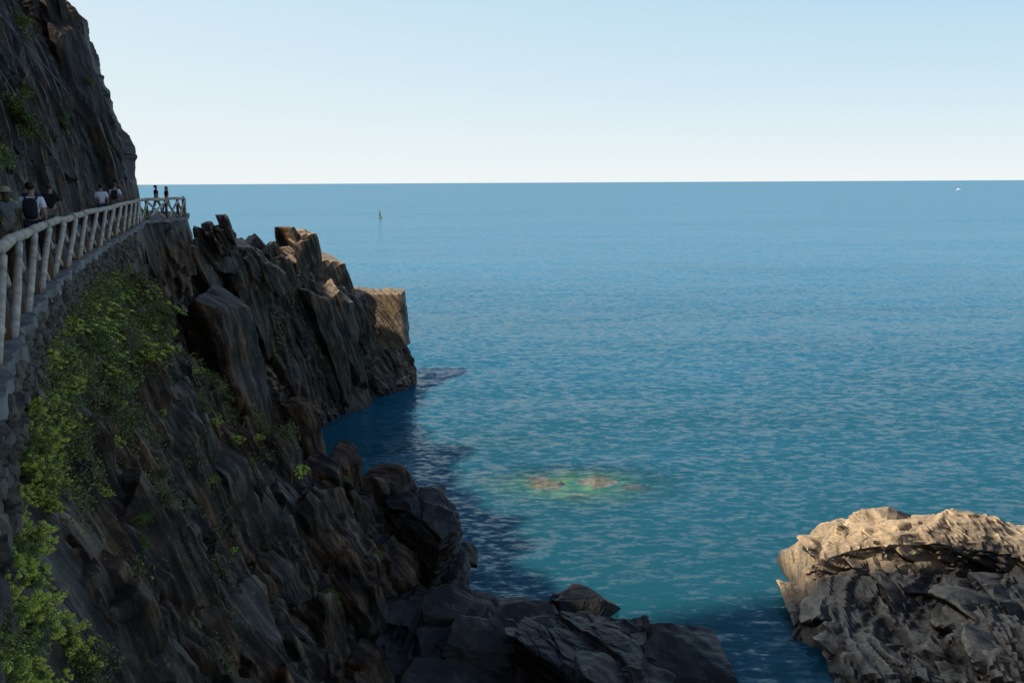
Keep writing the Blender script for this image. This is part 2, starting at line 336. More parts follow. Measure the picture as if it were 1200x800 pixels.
def cliff_at(i,k):
    a=int(np.argmin(abs(ct-i))); b=int(np.argmin(abs(ctv-k)))
    return Vector(CP[a,b])
# ------------------------------------------------------------------ near spur
def crestloft(name,rows,mat,strata,**kw):
    S=[]
    for row in rows:
        C,A,B=row[:3]; cv=row[3] if len(row)>3 else 0.
        C=np.array(C,float); zc=C[2]
        A=np.array(A,float);B=np.array(B,float)
        def pt(Q,f,z): return (C[0]+(Q[0]-C[0])*f,C[1]+(Q[1]-C[1])*f,z)
        S.append([pt(B,1.15,-2.5),pt(B,.75,zc*.35),pt(B,.35,zc*.8),pt(B,.1,zc*.98),tuple(C),pt(A,.12,zc*.94),pt(A,.4-cv*.2,zc*.72),pt(A,.75-cv,zc*.4),pt(A,1.-cv,.0),pt(A,1.2-cv,-2.5)])
    return loft(name,S,[1]*10,mat,strata,vweight=[.15,.15,.4,1,1,1,1,1,.5],**kw)
f=(.87,-.5)
cr=[((-12.4,20.5,12.5),4.,3),((-10.9,23.8,12.7),4.2,3),((-10.4,26,11.6),4.7,2.6),((-9.7,28,9.1),5,2.2),((-8.4,29.8,7.7),4.6,2.),((-7.4,31,6.0),4,2.),((-6.4,32,4.6),3.5,2.),((-5.3,33,2.2),2.8,2),((-4.3,34.3,-.8),2,2)]
rows=[(C,(C[0]+f[0]*wf,C[1]+f[1]*wf),(C[0]-f[0]*wb,C[1]-f[1]*wb)) for C,wf,wb in cr]
spur,SP,st,stv=crestloft("cliff_spur",rows,M_cliff,ST_V,amp=.75,seed=11,step=.0026,slab=1.1)
spur["kind"]="structure"
addmesh(spur,*scatter(SP,st,stv,290,(.3,7.2),(3.4,8.2),ST_V,(1.35,3.5,.95),111,reject=near_path,zmax=13.6,big=.22,rs=.07))
def spur_at(i,k): return Vector(SP[int(np.argmin(abs(st-i))),int(np.argmin(abs(stv-k)))])
# ------------------------------------------------------------------ headland
rows=[((-18.6,42.5,12.3),(-17.6,43.5),(-22,45),2.8),((-18.2,45.5,12.6),(-17.2,46.7),(-22,49),3.2),((-16.6,48.6,13.1),(-15.6,49.7),(-20,52),3.0),((-15.4,52,12.3),(-14.4,52.9),(-19,55),2.0),((-14.4,56,11.8),(-13.2,56.5),(-18,59),.2),
 ((-12.9,61.5,9.0),(-11.7,60.7),(-16.5,65)),((-12.1,65.5,7.6),(-10.4,65.0),(-15,69)),((-10.7,68.6,6.8),(-8.4,67.6),(-12,73)),((-10.2,70.4,6.2),(-7.9,69.8),(-10.5,74)),((-9.7,72.2,2),(-8.1,72),(-9.5,75)),((-9.6,73.2,-2),(-8.3,73),(-9.5,75))]
ST_D=(.60,.66,.34)
head,HP,ht,htv=crestloft("headland",rows,M_head,ST_D,amp=.75,seed=23,step=.0024,slab=1.3)
head["kind"]="structure"
addmesh(head,*scatter(HP,ht,htv,110,(3.6,6.4),(4.3,8.1),ST_D,(1.3,5.0,1.1),121,rs=.03,zmax=12.5,bury=.85,big=.25))
addmesh(head,*scatter(HP,ht,htv,50,(.8,3.8),(4.2,6.2),ST_D,(1.3,3.4,1.0),123,rs=.05,reject=near_path,zmax=13.2,bury=.75,big=.1))
addmesh(head,*scatter(HP,ht,htv,36,(1.6,6.0),(3.7,4.7),ST_D,(1.0,2.2,.75),122,rs=.05,zmax=13.5,bury=.8,big=.0))
# ------------------------------------------------------------------ polytope rocks
def rock(name,c,half,seed,mat,strata,label,planes=9,amp=.6,n=150,rot=0,scale=1.,extra=(),slab=1.,blocksz=None,nblk=0,thin=0.,fine=1.):
    r=np.random.default_rng(seed)
    g=np.linspace(-1,1,n)
    V=[];Fs=[];off=0
    for ax in range(3):
        for sg in (-1,1):
            if ax==2 and sg==-1: continue
            a,b=np.meshgrid(np.tan(g*math.pi/4),np.tan(g*math.pi/4),indexing='ij')
            q=np.zeros((n,n,3)); q[...,ax]=sg; q[...,(ax+1)%3]=a*sg; q[...,(ax+2)%3]=b
            V.append(q.reshape(-1,3)); Fs.append(grid_faces(n,n,True)+off); off+=n*n
    V=np.concatenate(V);V/=np.linalg.norm(V,axis=1,keepdims=True)
    Fs=np.concatenate(Fs)
    nn=r.normal(size=(planes,3)); nn/=np.linalg.norm(nn,axis=1,keepdims=True); dd=r.uniform(.66,1.0,planes)
    nn=np.concatenate([nn,[[0,0,1]]]+[[e[:3]] for e in extra]); dd=np.concatenate([dd,[.9]]+[[e[3]] for e in extra])
    nn/=np.linalg.norm(nn,axis=1,keepdims=True)
    rad=np.minimum(1.15,(dd[None]/np.maximum(V@nn.T,1e-3)).min(1))
    P=V*rad[:,None]*np.array(half)
    N=V/np.array(half); N/=np.linalg.norm(N,axis=1,keepdims=True)
    ca,sa=math.cos(rot),math.sin(rot); Rm=np.array([[ca,sa,0],[-sa,ca,0],[0,0,1]])
    P=P@Rm+np.array(c); N=N@Rm
    P=P+N*rockdisp(P,strata,amp,seed,scale,slab,fine,thin)[:,None]
    if nblk:
        up=np.nonzero(P[:,2]>.1)[0]; G=P[up][:,None,:]
        Vb,Fb=scatter(np.concatenate([G,G],1),np.zeros(len(up)),np.zeros(2),nblk,(0,0),(0,0),strata,blocksz,seed+500,rs=.12,big=.05)
        Fs=np.concatenate([Fs,Fb+len(P)]); P=np.concatenate([P,Vb])
    o=link(bpy.data.objects.new(name,mesh_np(name,P-np.array(c),Fs,mat))); o.location=c
    if label: o["label"]=label; o["category"]="rock"
    return o
rock("sea_rock",(-3.6,32.0,-.3),(1.55,2.2,4.9),5,M_slab,(.3,-.3,.9),"tall dark brown craggy rock standing at the cliff foot",n=190,amp=.45,scale=.75,blocksz=(1.2,1.,.5),nblk=10,thin=.08,slab=1.4,extra=((.1,-.1,1,.84),))
rock("sea_rock",(-5.8,30.6,-.4),(2.2,2.2,3.8),7,M_slab,(.3,-.3,.9),"dark rock shoulder joining the stack to the cliff",n=150,amp=.5,scale=.75,blocksz=(1.4,1.2,.5),nblk=16,thin=.06,slab=1.2)
rock("sea_rock",(-4.6,27.4,-.5),(4.1,3.8,2.7),9,M_slab,ST_H,"broad dark layered rock mass below the cliff",n=220,amp=.55,scale=.8,blocksz=(2.2,1.5,.45),nblk=40,thin=.07)
rock("sea_rock",(-.6,27.0,-.5),(2.4,3.2,2.0),19,M_slab,ST_H,"low dark stepped rock ledge between larger rocks",n=170,amp=.4,scale=.8,blocksz=(2.2,1.5,.4),nblk=18,thin=.07)
rock("sea_rock",(2.4,27.3,-.5),(3.1,3.6,2.6),12,M_slab,(.2,-.15,.95),"low dark wet slab rock running into the water",n=240,amp=.42,rot=-.25,scale=.9,thin=.09,slab=1.3,fine=.8,extra=((.12,.08,1,.72),(1,0,.45,.86),(-1,0,.4,.86)),blocksz=(2.6,1.8,.4),nblk=8)
rock("sea_rock",(2.3,31.2,-.4),(1.9,1.1,1.5),15,M_slab,ST_H,"small flat wet rock just above the water",amp=.25,extra=((0,0,1,.8),))
rock("rock_outcrop",(-15.9,48.5,12.9),(.7,.9,1.1),31,M_head,(.8,0,.5),"pointed brown rock outcrop on the headland crest",n=70,amp=.25,scale=.5,blocksz=(.6,1.0,.3),nblk=6)
rock("rock_outcrop",(-14.6,55.5,11.0),(1.1,1.3,1.4),33,M_head,(.8,0,.5),"pale brown sunlit rock outcrop on the headland crest",n=90,amp=.4,scale=.5)
V1,F1=CS[26]
nn=np.array([[1,0,.10],[-1,0,.05],[.05,-1,.06],[0,1,0],[.06,0,1],[0,0,-1],[.9,-.5,.2],[-.5,-.2,.9]],float); nn/=np.linalg.norm(nn,axis=1,keepdims=True); dd=np.array([1,1,1,1,1,1,1.28,1.25])
P=V1*((dd[None]/np.maximum(V1@nn.T,1e-3)).min(1))[:,None]*np.array((2.05,1.4,2.2)); P=P+rockdisp(P+3,(.8,.1,.6),.2,77,.8,fine=.3)[:,None]*V1
o=link(bpy.data.objects.new("rock_outcrop",mesh_np("rock_outcrop",P,F1,M_block))); o.location=(-10.4,68.4,5.6); o["label"]="tan flat-topped square block at the tip of the headland"; o["category"]="rock"
tps=[(.52,.28,.15),(.58,.30,.18),(.40,.44,.14),(.50,.40,.16)]
for j,(c,h,s) in enumerate((((2.0,46.4,-.95),(1.2,.7,.76),41),((4.7,46.9,-.95),(1.3,.7,.78),42),((-.8,45.7,-1.),(1.3,.7,.7),43),((3.4,45.0,-1.),(1.7,.65,.7),44),((6.6,45.9,-1.),(1.2,.7,.7),45),((1.2,47.6,-1.),(1.1,.6,.7),46))):
    q=tps[j%4]; rock("submerged_rock",c,h,s,simple("algae_rock.%d"%s,tuple(x*.35 for x in q),tuple(min(1,x*1.3) for x in q),1.6),ST_H,"submerged rock with ochre algae seen through clear water",n=50,amp=.12)["group"]="submerged rocks of the shoal"
# ------------------------------------------------------------------ right rock
Sx=[]
for (x0,yb,zc,ys,zs,ym,zm,yf,zf,fs) in [(10.9,33.6,-1.6,33,-1.6,31.6,-1.6,28,-1.8,-.7),(11.4,34.5,.5,33.3,.6,31.8,.3,27,-.2,-1.0),(12.2,34.9,1.5,33.2,1.6,31.8,.9,26,.3,-1.3),(13.7,35,2.2,33,2.3,32.0,1.2,25.5,.7,-1.5),(15.6,34.8,2.55,32.8,2.5,31.7,1.3,25,.8,-1.4),(18,34.6,2.55,32.4,2.45,31.3,1.3,25,.9,-1.),(21,34.2,2.25,32.2,2.15,30.8,1.2,24.5,.9,-.8),(25,34,1.95,31.7,1.9,29.9,1.1,23.5,.7,-.8),(30,33,1.,31,1.,28,.8,23,.4,0),(33,33,-2,31,-2,28,-2,22,-2,0)]:
    Sx.append([(x0,yb+2.2,-3),(x0,yb+1.2,min(.2,zc)),(x0,yb,zc*.93),(x0,yb-1,zc),(x0-.1,ys-.6,zs),(x0-.2,ys-1.0,zs*.93),(x0-.3,ym,zm),(x0+fs*.6,yf+2,zf+.4*(zf>0)),(x0+fs,yf,zf),(x0+fs-.3,yf-3,-3)])
Wr=np.tile(np.array([.4,.45,.45,.45,.5,.8,1,1.1,1,1]),(10,1)); Wr[0]*=.1; Wr[1]*=.2; Wr[2]*=.4; Wr[3]*=.75
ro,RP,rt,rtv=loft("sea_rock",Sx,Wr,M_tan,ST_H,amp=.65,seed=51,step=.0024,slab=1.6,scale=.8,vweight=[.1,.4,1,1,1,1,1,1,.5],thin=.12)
ro["label"]="large tan layered rock outcrop rising from the sea"; ro["category"]="rock"
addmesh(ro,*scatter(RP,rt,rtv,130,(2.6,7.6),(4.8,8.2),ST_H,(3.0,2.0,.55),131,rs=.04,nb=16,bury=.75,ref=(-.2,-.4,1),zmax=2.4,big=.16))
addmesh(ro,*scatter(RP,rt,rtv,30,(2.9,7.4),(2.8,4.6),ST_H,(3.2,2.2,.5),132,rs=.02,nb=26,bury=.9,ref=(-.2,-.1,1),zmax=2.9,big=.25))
# ------------------------------------------------------------------ path
def smoothF(n=400):
    C=np.array([(*p,14.3) for p in F],float); t=np.linspace(0,len(F)-1,n*4); return t,catmull(C,t)
tF,PF=smoothF()
arc=np.concatenate([[0],np.cumsum(np.linalg.norm(np.diff(PF,axis=0),axis=1))])
DD=catmull(np.array(D,float),tF); DD/=np.linalg.norm(DD,axis=1,keepdims=True)
def at(s): 
    p=np.array([np.interp(s,arc,PF[:,k]) for k in range(3)]); d=np.array([np.interp(s,arc,DD[:,k]) for k in range(2)]); return p,d/np.linalg.norm(d)
def s_of_y(y): return float(np.interp(y,PF[:,1],arc))
ss=np.arange(0,arc[-1],.25); V=[]
for s in ss:
    p,d=at(s)
    j=.12+.04*math.sin(s*3.1)+.04*math.sin(s*7.7)
    for o in (-3.1,-2.2,-1.1,j): V.append((p[0]+o*d[0],p[1]+o*d[1],14.36))
    V.append((p[0]+j*d[0],p[1]+j*d[1],14.20+.04*math.sin(s*5)))
M_conc=simple("path_concrete",(.11,.105,.10),(.30,.28,.25),3.,.9,.02)
me=mesh_np("path",V,grid_faces(len(ss),5),M_conc)
pa=link(bpy.data.objects.new("path",me)); pa["kind"]="structure"
# ------------------------------------------------------------------ retaining wall
bmT=bmesh.new(); bmesh.ops.create_icosphere(bmT,subdivisions=2,radius=1); 
TV=np.array([v.co[:] for v in bmT.verts]); TF=np.array([[v.index for v in f_.verts] for f_ in bmT.faces]); bmT.free()
TV=np.sign(TV)*abs(TV)**.5; 
V=[];Fs=[];off=0
s=s_of_y(3.0); s1=s_of_y(34)
while s<s1:
    p,d=at(s); hgt=.30+.55*(0.5+.5*math.sin(s*.9))
    s+=0.17
    z=14.24; 
    while z>14.2-hgt:
        h=rng.uniform(.05,.18); w=rng.uniform(.08,.26)
        z-=h
        if rng.random()<.12: continue
        p2,d2=at(s+rng.uniform(-.1,.1)); t2=np.array([-d2[1],d2[0]])
        sc=np.array([w*.56,.13,h*.55]); v=TV*(1+rng.uniform(-.25,.25,TV.shape))*sc
        a=rng.uniform(-.6,.6); v=np.stack([v[:,0]*math.cos(a)-v[:,2]*math.sin(a),v[:,1],v[:,0]*math.sin(a)+v[:,2]*math.cos(a)],1)
        o_=.0+ (14.2-z)*.10+rng.uniform(-.08,.06)
        c=np.array([p2[0]+d2[0]*o_,p2[1]+d2[1]*o_,z+h/2])
        w3=c+v[:,0:1]*np.array([t2[0],t2[1],0])+v[:,1:2]*np.array([d2[0],d2[1],0])+v[:,2:3]*np.array([0,0,1])
        V.append(w3);Fs.append(TF+off);off+=len(TV)
M_wall=simple("wall_stone",(.03,.025,.02),(.21,.175,.135),3.2,.9,.03)
me=mesh_np("retaining_wall",np.concatenate(V),np.concatenate(Fs),M_wall,False)
wl=link(bpy.data.objects.new("retaining_wall",me)); wl["label"]="rough grey stone retaining wall under the footpath"; wl["category"]="wall"
# ------------------------------------------------------------------ fence
M_pale=simple("weathered_pole",(.28,.21,.14),(.70,.60,.46),5.,.8,.01,(1,1,.2))
M_post=simple("brown_post",(.05,.03,.018),(.18,.105,.055),5.,.8,.01,(1,1,.2))
def pole(name,a,b,r,mat,parent,jit=.012,r2=None):
    a=np.array(a,float);b=np.array(b,float);ax=b-a;Ln=np.linalg.norm(ax);ax/=Ln
    u=np.cross(ax,[.3,.2,.9]);u/=np.linalg.norm(u);w=np.cross(ax,u); n=9;k=max(3,int(Ln/.3)+2)
    V=[];r2=r2 or r
    ph=rng.uniform(0,6)
    for i in range(k):
        f_=i/(k-1); rr=(r+(r2-r)*f_)*(1+rng.uniform(-.07,.07)); c=a+ax*Ln*f_+u*jit*math.sin(ph+f_*3)+w*jit*math.cos(ph*2+f_*2)
        for j in range(n): t=j*2*math.pi/n; V.append(c+(u*math.cos(t)+w*math.sin(t))*rr)
    bm=bmesh.new(); vs=[bm.verts.new(v-a) for v in V]
    for i in range(k-1):
        for j in range(n): bm.faces.new((vs[i*n+j],vs[i*n+(j+1)%n],vs[(i+1)*n+(j+1)%n],vs[(i+1)*n+j]))
    bm.faces.new(vs[:n][::-1]);bm.faces.new(vs[-n:])
    me=bpy.data.meshes.new(name);bm.to_mesh(me);bm.free();me.materials.append(mat)
    for p_ in me.polygons:p_.use_smooth=len(p_.vertices)==4
    o=link(bpy.data.objects.new(name,me));o.location=a
    if parent:
        o.parent=parent; o.matrix_parent_inverse=Matrix.Translation(-Vector(parent.location))
    return o
fence=link(bpy.data.objects.new("wooden_fence",None)); p,d=at(s_of_y(6)); fence.location=(p[0],p[1],14.36)
fence["label"]="rustic wooden pole fence with crossed braces along the cliff footpath"; fence["category"]="fence"
s=s_of_y(1.5); s1=float(np.interp(12.0,tF,arc)); pts=[]
while s<s1: pts.append(at(s)[0]-np.array([*(at(s)[1]*.05),0])); s+=(2.2 if pts[-1][1]<37 else 1.35)
for i,p in enumerate(pts):
    z0=14.3; dz=rng.uniform(-.05,.05)
    pole("post",(p[0],p[1],z0),(p[0]+dz*.5,p[1],z0+.98),.074,M_post,fence,.004,.064)
    if i+1<len(pts):
        q=pts[i+1]
        pole("top_rail",(p[0],p[1],z0+1.01),(q[0],q[1],z0+1.01+rng.uniform(-.03,.03)),.072,M_pale,fence,.010)
        dd_=at(s_of_y(p[1]))[1]*.08
        dq=(q-p)*.03
        j1,j2=rng.uniform(-.08,.08,2)
        pole("brace",(p[0]+dq[0]+dd_[0],p[1]+dq[1]+dd_[1],z0+.10+j1),(q[0]-dq[0]+dd_[0],q[1]-dq[1]+dd_[1],z0+.95),.052,M_pale,fence,.010)
        pole("brace",(p[0]+dq[0]-dd_[0]*.3,p[1]+dq[1]-dd_[1]*.3,z0+.93),(q[0]-dq[0]-dd_[0]*.3,q[1]-dq[1]-dd_[1]*.3,z0+.10+j2),.052,M_pale,fence,.010)
# ------------------------------------------------------------------ plants
def leafmat(name,c1,c2,c3):
    m,nt,b=newmat(name); L=nt.links.new
    g=nd(nt,"ShaderNodeNewGeometry"); r=ramp(nt,[(.0,c1),(.55,c2),(1.,c3)]); L(g.outputs["Random Per Island"],r.inputs[0]); L(r.outputs[0],b.inputs["Base Color"])
    b.inputs["Roughness"].default_value=.55; b.inputs["Specular IOR Level"].default_value=.25
    return m
M_leaf=leafmat("shrub_leaf",(.035,.055,.014),(.11,.145,.032),(.27,.30,.06))
M_fen=leafmat("sea_fennel_head",(.36,.41,.05),(.60,.64,.08),(.84,.82,.18))
M_fol=leafmat("fennel_foliage",(.06,.10,.02),(.14,.20,.045),(.28,.34,.08))
M_grass=leafmat("grass_blade",(.06,.07,.02),(.11,.12,.04),(.20,.18,.08))
M_mat=leafmat("ground_cover_leaf",(.04,.05,.014),(.13,.15,.038),(.36,.35,.10))
def quads(C,N_,L_,g,ratio=.45,curl=.2):
    a=np.cross(N_,g.normal(size=C.shape)); a/=np.linalg.norm(a,axis=1,keepdims=True); b=np.cross(N_,a)
    L_=L_[:,None]; w=L_*ratio
    V=np.stack([C-a*L_,C-b*w+N_*L_*curl,C+a*L_,C+b*w+N_*L_*curl],1).reshape(-1,3)
    F=np.arange(len(V)).reshape(-1,4); return V,F
def dome(g,n,flat=.75,lo=.0):
    th=g.uniform(0,2*math.pi,n); z=g.uniform(lo,1,n); r=np.sqrt(1-z*z)
    return np.stack([r*np.cos(th),r*np.sin(th),z*flat+.1],1),th
def nrm(v): return v/np.linalg.norm(v,axis=1,keepdims=True)
def shrubmesh(name,seed,nst,lps,leaf,mat):
    g=np.random.default_rng(seed); d,th=dome(g,nst); ln=g.uniform(.4,1.05,nst)*(1+.3*np.sin(th*2+seed)+.2*np.sin(th*5))
    base=g.normal(size=(nst,3))*[.2,.2,.05]
    T=base+d*ln[:,None]
    C=np.repeat(T,lps,0)+g.normal(size=(nst*lps,3))*leaf*[2,2,1.3]-np.repeat(d,lps,0)*abs(g.normal(size=(nst*lps,1)))*.15
    N_=nrm(g.normal(size=C.shape)*.8+np.repeat(d,lps,0)+[0,0,.7])
    V,F=quads(C,N_,leaf*g.uniform(.6,1.4,len(C)),g)
    return mesh_np(name,V,F,mat)
def fennelmesh(name,seed,nst,head,lph,leaf):
    g=np.random.default_rng(seed); d,th=dome(g,nst,.8); ln=g.uniform(.55,1.05,nst)*(1+.25*np.sin(th*3+seed))
    T=g.normal(size=(nst,3))*[.2,.2,.05]+d*ln[:,None]
    hs_=head*g.uniform(.6,1.25,nst)
    off=nrm(g.normal(size=(nst*lph,3)))*np.repeat(hs_,lph)[:,None]*g.uniform(.5,1,(nst*lph,1))*[1,1,.65]
    C=np.repeat(T,lph,0)+off
    N_=nrm(off/head+[0,0,.8]+g.normal(size=C.shape)*.3)
    V1,F1=quads(C,N_,leaf*g.uniform(.7,1.3,len(C)),g,.7)
    n2=nst*34; k=g.integers(0,nst,n2); C2=T[k]*g.uniform(.3,.95,(n2,1))+g.normal(size=(n2,3))*.06
    V2,F2=quads(C2,nrm(g.normal(size=(n2,3))+d[k]),leaf*3.0*g.uniform(.7,1.3,n2),g,.25)
    return mesh_np(name,np.concatenate([V1,V2]),np.concatenate([F1,F2+len(V1)]),[M_fen,M_fol],False,[0]*len(F1)+[1]*len(F2))
def grassmesh(name,seed,n=160):
    g=np.random.default_rng(seed); d,_=dome(g,n,1.2,.1); base=g.normal(size=(n,3))*[.12,.12,0]; ln=g.uniform(.5,1,n)[:,None]; sd=nrm(np.stack([-d[:,1],d[:,0],0*d[:,0]],1))*.014
    m_=base+d*ln*.6; e=base+d*ln+[0,0,-.25]*ln
    V=np.stack([base-sd,base+sd,m_+sd*.8,m_-sd*.8,m_-sd*.8,m_+sd*.8,e+sd*.15,e-sd*.15],1).reshape(-1,3); return mesh_np(name,V,np.arange(len(V)).reshape(-1,4),M_grass)
shrubs=[shrubmesh("shrub_mesh",i,150,18,.085,M_leaf) for i in range(3)]
shN=[shrubmesh("shrub_near_mesh",40+i,260,18,.05,M_leaf) for i in range(2)]
fen=[fennelmesh("fennel_mesh",10+i,55,.15,26,.055) for i in range(3)]
fenN=[fennelmesh("fennel_near_mesh",30+i,60,.15,90,.026) for i in range(3)]
gr=[grassmesh("grass_mesh",20+i) for i in range(2)]
LS="dark green leafy shrub clinging to the cliff rock"; LF="yellow-green flowering sea fennel growing from the cliff"; LG="dry grass tuft growing in a rock crevice"
bpy.context.view_layer.update(); DG=bpy.context.evaluated_depsgraph_get()
hosts=[cliff,spur]
def settle(p,n=Vector((.75,-.45,.5))):
    n=n.normalized(); best=None
    for h in hosts:
        ok,loc,_,_=h.ray_cast(Vector(p)+n*2.2,-n,distance=2.6)
        if ok:
            d_=(loc-Vector(p)).dot(n)
            if best is None or d_>best[0]: best=(d_,loc)
    return best[1] if best else Vector(p)
def plant(kind,loc,sc,tilt=.35,sz=.75,st=True):
    nm={"s":"shrub","f":"sea_fennel","g":"grass_tuft"}[kind[0]]
    o=bpy.data.objects.new(nm,random.choice({"s":shrubs,"f":fen,"g":gr,"sN":shN,"fN":fenN}[kind]))
    o.location=settle(loc) if st else loc; link(o)
    sc*=random.uniform(.8,1.2); o.scale=(sc*random.uniform(.8,1.2),sc*random.uniform(.8,1.2),sc*sz); o.rotation_euler=(random.uniform(-.3,.3),tilt+random.uniform(-.2,.2),random.uniform(-1.2,.8))
    o["label"]={"s":LS,"f":LF,"g":LG}[kind[0]];o["category"]={"s":"shrub","f":"plant","g":"grass"}[kind[0]]
    o["group"]={"s":"shrubs on the cliff","f":"sea fennel plants on the cliff","g":"grass tufts on the cliff"}[kind[0]]
U=random.uniform
for _ in range(80):
    i=U(5.6,7.5); k=U(8.2,9.6)
    plant(random.choice("ssfff"),cliff_at(i,k),U(.18,.44),sz=.55)
for _ in range(16): plant(random.choice("ssf"),cliff_at(U(5.9,7.5),U(9.6,11.5)),U(.12,.26))
for _ in range(28): plant(random.choice(["sN","fN","fN","s"]),cliff_at(U(4.1,5.7),U(8.0,8.9)),U(.12,.24),sz=.8)
for _ in range(10): plant(random.choice(["sN","fN"]),cliff_at(U(4.3,5.8),U(9.2,10.2)),U(.10,.17),sz=.9)
for _ in range(60):
    i=U(2.6,3.08); plant(random.choice(["fN","fN","fN","fN","sN"]),cliff_at(i,U(8.1,9.4))+Vector((-.12,0,0)),U(.17,.28),sz=1.,st=False)
for _ in range(34):
    i=U(3.05,4.1); plant(random.choice(["fN","fN","sN"]),cliff_at(i,U(7.95,8.45)),U(.12,.20),sz=1.,st=False)
for i,k,sc in [(4.7,9.6,.35),(5.1,10.,.35),(5.4,9.4,.4),(4.4,9.9,.3),(4.9,9.2,.3),(5.8,10.2,.3),(4.1,9.7,.3)]: plant("g",cliff_at(i,k),sc,sz=1.)
for _ in range(24): plant(random.choice("sf"),spur_at(U(.6,4.6),U(4.0,6.0)),U(.14,.32),sz=.6)
for i,k in [(5.5,5.),(4.8,6.8),(3.2,7.2)]: plant("s",spur_at(i,k),.3)
for _ in range(26): plant(random.choice("ssf"),cliff_at(U(6.2,7.2),U(4.4,5.9)),U(.3,.65),tilt=.6)
for i,k,sc in [(7.6,5.0,.6),(7.8,5.1,.4),(7.3,3.9,.7),(8.2,4.6,.4),(9.0,3.6,.5),(10.3,2.6,.6),(11,2.2,.6),(7.8,3.2,.8),(11.3,3.,.35),(11.2,4.1,.25),(8.9,4.9,.35),(8.4,3.9,.5),(9.6,4.7,.3)]:
    plant("s",cliff_at(i,k),sc,tilt=.6)
g=np.random.default_rng(99); C=[];S_=[]
for (n_c,ir,kr) in ((8000,(5.5,7.7),(8.12,9.8)),(3000,(3.6,5.6),(8.0,9.3)),(1200,(5.,7.6),(9.6,11.6))):
    pi=g.uniform(*ir,n_c); pk=g.uniform(*kr,n_c)
    base=np.array([cliff_at(a_,b_) for a_,b_ in zip(pi,pk)])
    dn=fbm(base*1.1,301,3); keep=dn+g.uniform(-.12,.12,n_c)>(-.03 if kr[0]<9.5 else .16)
    for p_ in base[keep]:
        q=settle(p_); C.append(q); S_.append(.030*(.5+.028*(Vector(q)-Vector(CAM)).length))
for _ in range(1100):
    q0=spur_at(U(.4,4.2),U(3.9,5.7))
    if fbm(np.array([q0[:]])*1.1,301,3)[0]>.08: q=settle(q0); C.append(q); S_.append(.035)
C=np.array([c[:] for c in C]); S_=np.array(S_); m_=12
Cn=np.repeat(C,m_,0)+g.normal(size=(len(C)*m_,3))*np.repeat(S_,m_)[:,None]*2.6+np.array([.04,-.03,.05])
V,F_=quads(Cn,nrm(g.normal(size=Cn.shape)*.7+[.5,-.3,.9]),np.repeat(S_,m_)*g.uniform(.6,1.4,len(Cn)),g,.4)
gc=link(bpy.data.objects.new("ground_cover",mesh_np("ground_cover",V,F_,M_mat))); gc["kind"]="stuff"; gc["label"]="low green and dry ground cover hugging the rock below the path"; gc["category"]="plants"
# ------------------------------------------------------------------ people
def skinmesh(name,chains,mat,sub=2):
    pts,edges=chains
    bm=bmesh.new(); lay=bm.verts.layers.skin.verify(); vs={}
    for i,(n,(co,r)) in enumerate(pts.items()):
        v=bm.verts.new(co); v[lay].radius=(r,r); v[lay].use_root=(i==0); vs[n]=v
    for a,b in edges: bm.edges.new((vs[a],vs[b]))
    me=bpy.data.meshes.new(name);bm.to_mesh(me);bm.free()
    o=link(bpy.data.objects.new(name,me)); m=o.modifiers.new("s",'SKIN'); m.use_smooth_shade=True; m2=o.modifiers.new("u",'SUBSURF'); m2.levels=m2.render_levels=sub
    dg=bpy.context.evaluated_depsgraph_get(); me2=bpy.data.meshes.new_from_object(o.evaluated_get(dg)); 
    bpy.data.objects.remove(o); me2.name=name; me2.materials.clear(); me2.materials.append(mat)
    for p_ in me2.polygons:p_.use_smooth=True
    return me2
def flatmat(n,c,r=.85): return simple(n,tuple(x*.8 for x in c),c,20.,r)
M_skin=flatmat("skin",(.42,.25,.17),.6)
M_hair=flatmat("dark_hair",(.02,.014,.01),.5); M_hairb=flatmat("brown_hair",(.10,.06,.03),.5)
M_black=flatmat("black_fabric",(.02,.02,.022)); M_eye=flatmat("eye_dark",(.01,.01,.01),.2)
def ellip(name,c,r,mat,parent,seg=20,pw=1.,rot=None):
    bm=bmesh.new();bmesh.ops.create_uvsphere(bm,u_segments=seg,v_segments=seg//2,radius=1)
    for v in bm.verts:
        co=v.co; v.co=Vector([math.copysign(abs(co[i])**pw,co[i])*r[i] for i in range(3)])
    me=bpy.data.meshes.new(name);bm.to_mesh(me);bm.free();me.materials.append(mat)
    for p_ in me.polygons:p_.use_smooth=True
    o=link(bpy.data.objects.new(name,me));o.location=c
    if rot:o.rotation_euler=rot
    o.parent=parent;return o
